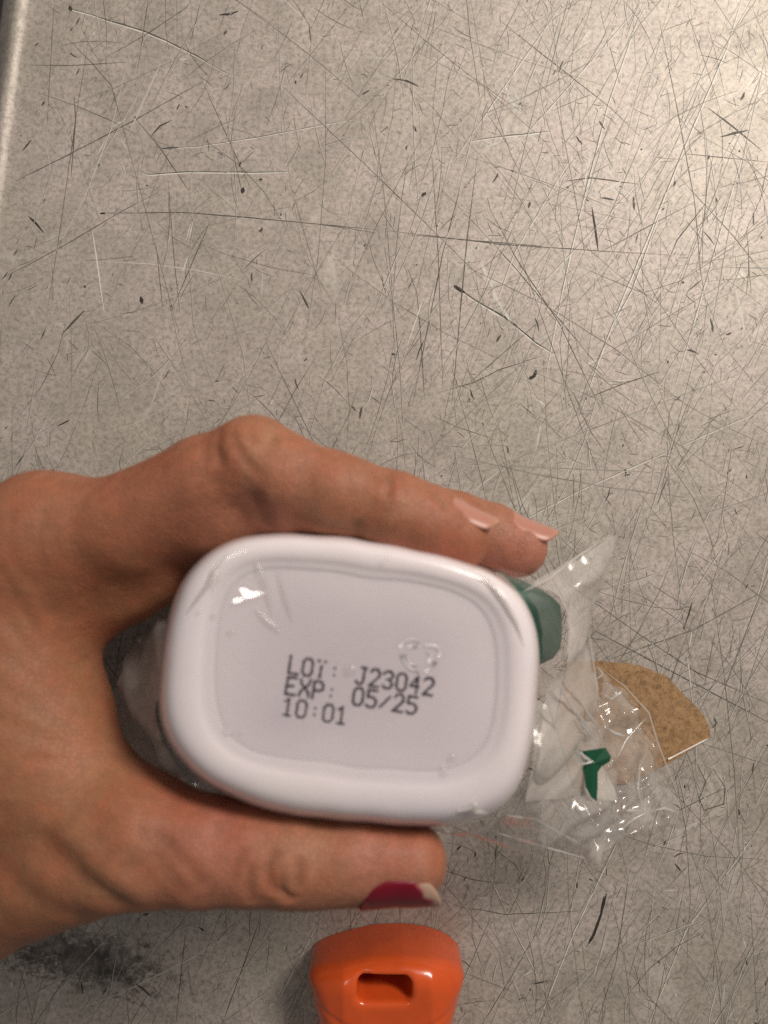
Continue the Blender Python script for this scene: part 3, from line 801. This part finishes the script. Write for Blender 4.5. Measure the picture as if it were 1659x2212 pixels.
# ------------------------------------------------------------------ the polythene bag round the bottle
bag = empty("plastic_bag", None)
tag(bag, "crumpled clear plastic bag wrapped round the white bottle, its loose tail to the right", "plastic bag")
def fold_field(seed, n, f0, amp):
    r = random.Random(seed); K = [(r.uniform(0, math.pi), f0*r.uniform(.6, 1.8), r.random(), amp*r.uniform(.3, 1)) for _ in range(n)]
    def g(x, y):
        s = 0
        wx = x+2.5*mnoise.noise(Vector((x*.05, y*.05, seed))); wy = y+2.5*mnoise.noise(Vector((x*.05, y*.05, seed+9)))
        for a, fq, ph, am in K:
            t = (wx*math.cos(a)+wy*math.sin(a))*fq+ph; t -= math.floor(t); s += am*(abs(2*t-1)-.5)/fq*.18
        return s
    return g
def sheet(name, A, B, mat, seed, nu=70, nv=50, f0=.08, amp=1.0, bulge=0.0, nf=7, edge=.6):
    """a film stretched between two polylines of (u, v, z); folds displace it in depth"""
    def res(P, n):
        P = np.array([at(*p) for p in P]); d = np.concatenate([[0], np.cumsum(np.linalg.norm(np.diff(P, axis=0), axis=1))]); t = np.linspace(0, d[-1], n)
        Q = np.stack([np.interp(t, d, P[:, i]) for i in range(3)], 1)
        for _ in range(2): Q[1:-1] = .25*Q[:-2]+.5*Q[1:-1]+.25*Q[2:]
        return Q
    QA, QB = res(A, nu), res(B, nu); g = fold_field(seed, nf, f0, amp); r = random.Random(seed)
    vs, fs = [], []
    for i in range(nu):
        for j in range(nv):
            t = j/(nv-1); p = QA[i]*(1-t)+QB[i]*t
            k = math.sin(math.pi*t)*bulge
            fd = g(p[0], p[1]); q = p.copy(); q[2] += fd+k
            m = min(1, 4*t, 4*(1-t), 4*i/(nu-1), 4*(1-i/(nu-1)))
            q[0] += edge*mnoise.noise(Vector((p[0]*.25, p[1]*.25, seed+2)))*(1.4-m); q[1] += edge*mnoise.noise(Vector((p[0]*.25, p[1]*.25, seed+5)))*(1.4-m)
            vs.append(q)
    for i in range(nu-1):
        for j in range(nv-1): fs.append((i*nv+j, i*nv+j+1, (i+1)*nv+j+1, (i+1)*nv+j))
    o = mesh_obj(name, vs, fs, mat, bag); return o
# upper milky flap, from the bottle's right side up to its pointed corner
sheet("film_flap", [(1150, 1258, 84), (1203, 1288, 84), (1226, 1345, 86), (1229, 1420, 88), (1190, 1490, 90), (1155, 1640, 90), (1130, 1720, 88)],
      [(1340, 1148, 66), (1312, 1225, 66), (1282, 1330, 66), (1268, 1400, 66), (1284, 1500, 64), (1300, 1600, 62), (1322, 1716, 60)], FILM, 3, f0=.045, amp=1.2, bulge=2)
sheet("film_flap", [(1120, 1262, 88), (1150, 1290, 92), (1168, 1350, 94), (1168, 1420, 94), (1160, 1500, 94)], [(1190, 1196, 76), (1203, 1288, 80), (1226, 1345, 82), (1229, 1420, 84), (1200, 1500, 86)], VEIL, 14, nu=40, nv=24, f0=.05, amp=.8)
# lower body of the tail, then the crisp crumpled end
sheet("film_tail", [(1160, 1520, 90), (1150, 1620, 90), (1130, 1700, 88), (1090, 1755, 86), (1020, 1790, 84), (950, 1792, 82)],
      [(1300, 1560, 52), (1330, 1680, 50), (1330, 1770, 50), (1275, 1856, 50), (1150, 1828, 56), (1000, 1800, 64)], TAIL, 5, f0=.06, amp=1.6, bulge=3)
sheet("crumpled_end", [(1270, 1440, 40), (1285, 1540, 44), (1275, 1640, 46), (1255, 1730, 46), (1240, 1800, 44), (1270, 1856, 40)],
      [(1300, 1452, 34), (1352, 1498, 32), (1404, 1552, 30), (1428, 1636, 30), (1472, 1742, 28), (1384, 1804, 30)], CRISP, 21, nu=90, nv=70, f0=.075, amp=2.2, nf=8, edge=1.0)
sheet("crumpled_end", [(1290, 1470, 54), (1300, 1560, 54), (1300, 1660, 56), (1290, 1760, 54), (1275, 1850, 50)],
      [(1310, 1465, 46), (1370, 1530, 44), (1400, 1600, 42), (1420, 1690, 40), (1395, 1790, 38)], CRISP, 33, nu=80, nv=60, f0=.085, amp=2.1, nf=8, edge=1.0)
# left side, tucked between palm and bottle
sheet("film_side", [(395, 1318, 84), (366, 1365, 86), (352, 1450, 88), (346, 1540, 88), (365, 1610, 88), (400, 1690, 86)],
      [(330, 1350, 70), (285, 1390, 70), (258, 1470, 72), (262, 1560, 74), (285, 1650, 76), (380, 1700, 80)], SMOKE, 8, nu=50, nv=36, f0=.07, amp=1.3)
sheet("film_side", [(440, 1690, 92), (520, 1732, 92), (640, 1765, 92), (800, 1782, 92), (960, 1790, 90)], [(380, 1706, 88), (500, 1755, 90), (640, 1778, 91), (800, 1792, 90), (960, 1800, 86)], FILM, 9, nu=60, nv=12, f0=.1, amp=.8)
sheet("film_side", [(1120, 1262, 98), (1060, 1238, 100), (1000, 1215, 101)], [(1160, 1262, 84), (1150, 1240, 84), (1080, 1232, 90)], CLING, 10, nu=30, nv=16, f0=.1, amp=.8)
# green printing on the tail
gp = [(u, v, 57+.8*math.sin(u*.09)) for u, v in [(1237, 1616), (1262, 1622), (1290, 1618), (1308, 1615), (1320, 1634), (1317, 1645), (1300, 1655), (1291, 1668), (1291, 1700), (1289, 1731), (1277, 1722), (1265, 1700), (1262, 1670), (1250, 1645)]]
gp = [(u, v, z+14) for u, v, z in gp]
cpt = at(1280, 1650, 71.6)
pv = [cpt]+[at(*p) for p in gp]; pv += [p-np.array([0, 0, .12]) for p in pv]; m_ = len(gp)
pf = [(0, 1+i, 1+(i+1) % m_) for i in range(m_)]
pf += [tuple(x+m_+1 for x in f[::-1]) for f in pf]+[(1+i, m_+2+i, m_+2+(i+1) % m_, 1+(i+1) % m_) for i in range(m_)]
mesh_obj("printed_patch", pv, pf, GPRINT, bag, smooth=False)

# taut film over the bottle's end shows only as its wrinkles and bubbles
def wrinkle(pts, r, z=110.3, zs=None, mat=None):
    vs, fs = [], []
    P = []
    zz = zs or [z]*len(pts)
    for (a, b), (za, zb) in zip(zip(pts[:-1], pts[1:]), zip(zz[:-1], zz[1:])):
        for t in np.linspace(0, 1, 7)[:-1]: P.append(at(a[0]+(b[0]-a[0])*t, a[1]+(b[1]-a[1])*t, za+(zb-za)*t))
    P.append(at(*pts[-1], zz[-1]))
    tube(vs, fs, P, r, .8, 10, True)
    mesh_obj("film_wrinkle", vs, fs, mat or CLING, bag)
wrinkle([(496, 1190), (462, 1230), (451, 1261), (426, 1294), (400, 1330)], .40, zs=[109.4, 109.5, 109.5, 109.4, 109.0], mat=GLINT_FOLD)
wrinkle([(462, 1228), (470, 1250), (467, 1270)], .3, 110.4)
wrinkle([(552, 1208), (573, 1253), (596, 1325)], .45, 109.3)
wrinkle([(600, 1222), (618, 1290), (637, 1342)], .35, 109.0)
wrinkle([(550, 1310), (580, 1340), (610, 1366)], .38, 109.0)
wrinkle([(362, 1440), (366, 1462), (372, 1478)], .4, 107.0)
wrinkle([(1024, 1240), (1055, 1254), (1090, 1300), (1115, 1345), (1133, 1400)], .45, zs=[109.3, 109.4, 109.4, 109.3, 108.9], mat=GLINT_FOLD)
wrinkle([(975, 1762), (1029, 1737), (1024, 1752), (1055, 1756)], .55, zs=[108.4, 109.5, 109.2, 107.8], mat=GLINT_FOLD)
wrinkle([(990, 1752), (1035, 1742)], .4, 109.3, mat=GLINT_FOLD)
w5 = lambda L: [(813+x*.4902, 1118+y*.4902) for x, y in L]
for pts, r, z0, z1 in [([(680, 1000), (740, 1090), (840, 1300), (900, 1395)], .35, 92, 62), ([(760, 660), (870, 850), (1000, 1000)], .4, 93, 66), ([(740, 760), (775, 880), (795, 960)], .3, 93, 84), ([(880, 880), (980, 1000)], .3, 80, 68),
                       ([(780, 1250), (870, 1340), (930, 1400)], .4, 74, 60), ([(770, 960), (776, 1020)], .45, 86, 85), ([(640, 330), (760, 270), (860, 190), (1040, 70)], .35, 92, 68), ([(560, 1310), (700, 1330), (900, 1440)], .4, 88, 64),
                       ([(1045, 68), (1020, 170), (985, 300), (925, 450)], .28, 67, 66), ([(930, 460), (955, 640), (985, 830)], .28, 66, 63), ([(700, 1080), (800, 1290), (880, 1410)], .3, 88, 64), ([(830, 700), (930, 860), (1010, 960)], .3, 84, 66),
                       ([(520, 1385), (700, 1440), (920, 1500)], .35, 78, 58), ([(860, 330), (850, 440), (870, 520)], .35, 84, 84),
                       ([(970, 655), (1000, 690), (965, 715)], .35, 44, 44), ([(990, 770), (1035, 800), (1080, 768), (1060, 800)], .4, 46, 44), ([(1010, 925), (1050, 950), (1095, 962)], .45, 50, 48), ([(970, 650), (1090, 740), (1200, 860), (1242, 1000), (1285, 1110), (1350, 1280)], .25, 36, 33),
                       ([(1200, 1020), (1160, 1090), (1150, 1200), (1170, 1270)], .45, 46, 44), ([(1225, 1290), (1270, 1280), (1330, 1300)], .4, 38, 34), ([(1090, 1290), (1150, 1290)], .5, 44, 42), ([(1070, 1380), (1130, 1330), (1190, 1300)], .35, 42, 40),
                       ([(1190, 880), (1100, 980), (1060, 1060)], .25, 40, 46), ([(870, 1020), (960, 1080)], .3, 72.6, 72.2), ([(890, 1090), (960, 1075)], .3, 72.6, 72.2), ([(905, 1050), (950, 1080)], .3, 72.5, 72.2)]:
    P = w5(pts); wrinkle(P, r, zs=list(np.linspace(z0+.6, z1+.6, len(P))), mat=GLINT_FOLD)
def bubble(u, v, rx, ry, z, rot=0, h=.5):
    vs, fs = [], []
    c = at(u, v, z); n_ = 16
    for i in range(5):
        f = i/4
        for j in range(n_):
            a = 2*math.pi*j/n_; x, y = rx*(1-f*.999)*math.cos(a), ry*(1-f*.999)*math.sin(a)
            vs.append((c[0]+x*math.cos(rot)-y*math.sin(rot), c[1]+x*math.sin(rot)+y*math.cos(rot), z+h*math.sqrt(max(0, 1-(1-f)**2))))
    for i in range(4):
        for j in range(n_): k = (j+1) % n_; fs.append((i*n_+j, i*n_+k, (i+1)*n_+k, (i+1)*n_+j))
    fs.append(tuple(range(4*n_, 5*n_)))
    mesh_obj("film_bubble", vs, fs, CLING, bag)
for a in [(756, 1448, 1.35, 1.2, 108.5), (499, 1365, .8, .5, 108.5), (463, 1328, .5, .8, 108.9), (432, 1318, .5, .5, 109.6), (480, 1240, .35, .5, 110), (491, 1581, 1.1, .6, 108.6, -.5), (522, 1584, .5, .4, 108.5),
          (960, 1665, .6, 1.2, 108.9, .3), (977, 1635, .8, .8, 108.6), (836, 1206, .5, .6, 110.2), (382, 1412, .45, .45, 107.5)]: bubble(*a)
# loose folds of film standing off the panel, slanted
def fold(pts, z0, gx=.41, gy=.42):
    c = np.mean([at(u, v, z0) for u, v in pts], axis=0); vs = [c]
    Q = [at(u, v, z0) for u, v in pts]; m_ = min(-(gx*q[0]+gy*q[1]) for q in Q)
    for q in Q: vs.append(np.array([q[0], q[1], z0-(gx*q[0]+gy*q[1])-m_+rng.uniform(-.06, .06)]))
    vs[0][2] = z0-(gx*c[0]+gy*c[1])-m_
    n_ = len(Q); mesh_obj("film_wrinkle", vs, [(0, 1+i, 1+(i+1) % n_) for i in range(n_)], CLING, bag)
fold([(522, 1270), (530, 1268), (542, 1278), (582, 1277), (583, 1282), (556, 1286), (535, 1290)], 108.6)
fold([(503, 1297), (512, 1291), (525, 1291), (524, 1298), (510, 1302)], 108.6)
fold([(528, 1262), (540, 1240), (556, 1234), (562, 1250), (552, 1268)], 108.6, .30, .34)
# ------------------------------------------------------------------ brown paper scrap on the sheet
pts = [(1225, 1430), (1279, 1427), (1330, 1430), (1382, 1437), (1410, 1449), (1441, 1461), (1453, 1475), (1475, 1500), (1499, 1522), (1519, 1545), (1529, 1568), (1533, 1592), (1446, 1646), (1360, 1690), (1240, 1700), (1200, 1560)]
rp = random.Random(2); edge = []
for i, (a, b) in enumerate(zip(pts, pts[1:]+pts[:1])):
    k = 8; torn = 2 <= i <= 10
    for s in range(k):
        t = s/k; j = rp.uniform(-1.8, 1.8) if torn else rp.uniform(-.3, .3)
        edge.append(at(a[0]+(b[0]-a[0])*t+j, a[1]+(b[1]-a[1])*t+j, 0)[:2])
ne = len(edge); pc = np.mean(edge, axis=0); pv, pf = [], []
for lay, zz in ((1, .42), (0, .12)):
    for sc in (1.0, .96, .7, .35):
        for e in edge:
            q = pc+(e-pc)*sc; pv.append((q[0], q[1], zz+(.25*mnoise.noise(Vector((q[0]*.12, q[1]*.12, 1)))+.25)))
    pv.append((pc[0], pc[1], zz+.25))
S1 = ne*4+1
for lay in (0, 1):
    o_ = lay*S1
    for r_ in range(3):
        for j in range(ne):
            k = (j+1) % ne; f_ = (o_+r_*ne+j, o_+r_*ne+k, o_+(r_+1)*ne+k, o_+(r_+1)*ne+j); pf.append(f_ if lay == 0 else f_[::-1])
    for j in range(ne): pf.append((o_+3*ne+j, o_+3*ne+(j+1) % ne, o_+4*ne) if lay == 0 else (o_+3*ne+(j+1) % ne, o_+3*ne+j, o_+4*ne))
for j in range(ne): k = (j+1) % ne; pf.append((j, S1+j, S1+k, k))
paper = mesh_obj("paper_scrap", pv, pf, PAPER, smooth=False)
tag(paper, "torn scrap of brown kraft paper lying on the scratched metal under the bag's tail", "paper")
lv_, lf_ = [], []
tube(lv_, lf_, [at(1532+(1443-1532)*t, 1594+(1640-1594)*t, .9) for t in np.linspace(0, 1, 9)], .30, 1.0, 8)
mesh_obj("edge_glint", lv_, lf_, m_plain("glint_edge", (.85, .80, .74, 1), .25, .5), paper)  # pale colour stands in for light caught along the paper's lip

# ------------------------------------------------------------------ orange plastic tool handle
hw = Field((-36, -250, .3), (36, -112, 34), .6)
outl = [(675, 2070), (703, 2040), (744, 2017), (801, 2003), (862, 1999), (915, 2005), (952, 2016), (973, 2036), (990, 2064), (1005, 2096), (1004, 2142), (994, 2178), (984, 2212), (970, 2300), (962, 2420), (962, 2560),
        (950, 2700), (720, 2700), (700, 2560), (700, 2420), (694, 2300), (683, 2212), (674, 2191), (666, 2150), (660, 2108)]
OP = np.array([at(u, v, 20-17.5*min(1, max(0, (2150-v)/130)))[:2] for u, v in outl])
X, Y = np.meshgrid(hw.ax[0], hw.ax[1], indexing='ij')
def poly_sdf(P, X, Y):
    d = np.full(X.shape, 1e9); ins = np.zeros(X.shape, bool)
    for a, b in zip(P, np.roll(P, -1, 0)):
        e = b-a; t = np.clip(((X-a[0])*e[0]+(Y-a[1])*e[1])/(e@e), 0, 1)
        d = np.minimum(d, (X-a[0]-t*e[0])**2+(Y-a[1]-t*e[1])**2)
        c = ((a[1] > Y) != (b[1] > Y)) & (X < (b[0]-a[0])*(Y-a[1])/(b[1]-a[1]+1e-12)+a[0]); ins ^= c
    d = np.sqrt(d); return np.where(ins, -d, d)
d2 = poly_sdf(OP, X, Y)
for _ in range(24):
    d2[1:-1, 1:-1] = .5*d2[1:-1, 1:-1]+.125*(d2[:-2, 1:-1]+d2[2:, 1:-1]+d2[1:-1, :-2]+d2[1:-1, 2:])
Z = hw.ax[2][None, None, :]
# the top is a plateau with a ridge line across the end, the end itself falling away
yr = at(840, 2046, 24)[1]; xm = at(838, 2046, 22)[0]
ridge = yr-((X-xm)**2)/95.0
fall = np.maximum(0, Y-ridge)
top = 25.5-fall*.30-fall**2*.022-np.maximum(0, np.abs(X-xm)-13.5)*.42-np.maximum(0, ridge-12-Y)*.03
D = np.maximum(d2[:, :, None], Z-top[:, :, None]); 
k = 6.5; A_ = d2[:, :, None]+k; B_ = (Z-top[:, :, None])+k
round_ = np.sqrt(np.maximum(A_, 0)**2+np.maximum(B_, 0)**2)+np.minimum(np.maximum(A_, B_), 0)-k
D = np.maximum(round_, 1.2-Z)
# seam grooves near the shoulders
for sx in (-1, 1):
    gy = at(840, 2160, 22)[1]-8.0+((np.abs(X-xm)-4)**2)/60.0*1.0
    gm = (sx*(X-xm) > 11)
    gd = np.abs(Y-gy); D = D+np.where(gm, .35*np.exp(-(gd/.7)**2), 0)[:, :, None]
D = D+(.35*np.exp(-((Y-ridge)/.5)**2))[:, :, None]
# slot through the end
hc0 = at(772, 2113, 24); hc1 = at(889, 2166, 24); cx, cy = (hc0[0]+hc1[0])/2, (hc0[1]+hc1[1])/2; hx, hy = abs(hc1[0]-hc0[0])/2, abs(hc1[1]-hc0[1])/2
qx, qy = np.abs(X-cx)-hx+2.4, np.abs(Y-cy)-hy+2.4
h2 = np.hypot(np.maximum(qx, 0), np.maximum(qy, 0))+np.minimum(np.maximum(qx, qy), 0)-2.4
h2 = np.repeat(h2[:, :, None], len(hw.ax[2]), 2)
h3 = np.maximum(h2, 6-Z)
D = -smin(-D, h3, 2.2)
OV, OF = surface_nets(D.astype(np.float32), hw.lo, hw.h); OV = relax(OV, OF, 4)
OV[:, 2] -= 1.1
orange = fast_mesh("tool_handle", OV, OF, ORANGE)
tag(orange, "glossy orange plastic tool handle with an oblong slot, lying on the metal near the thumb", "tool handle")
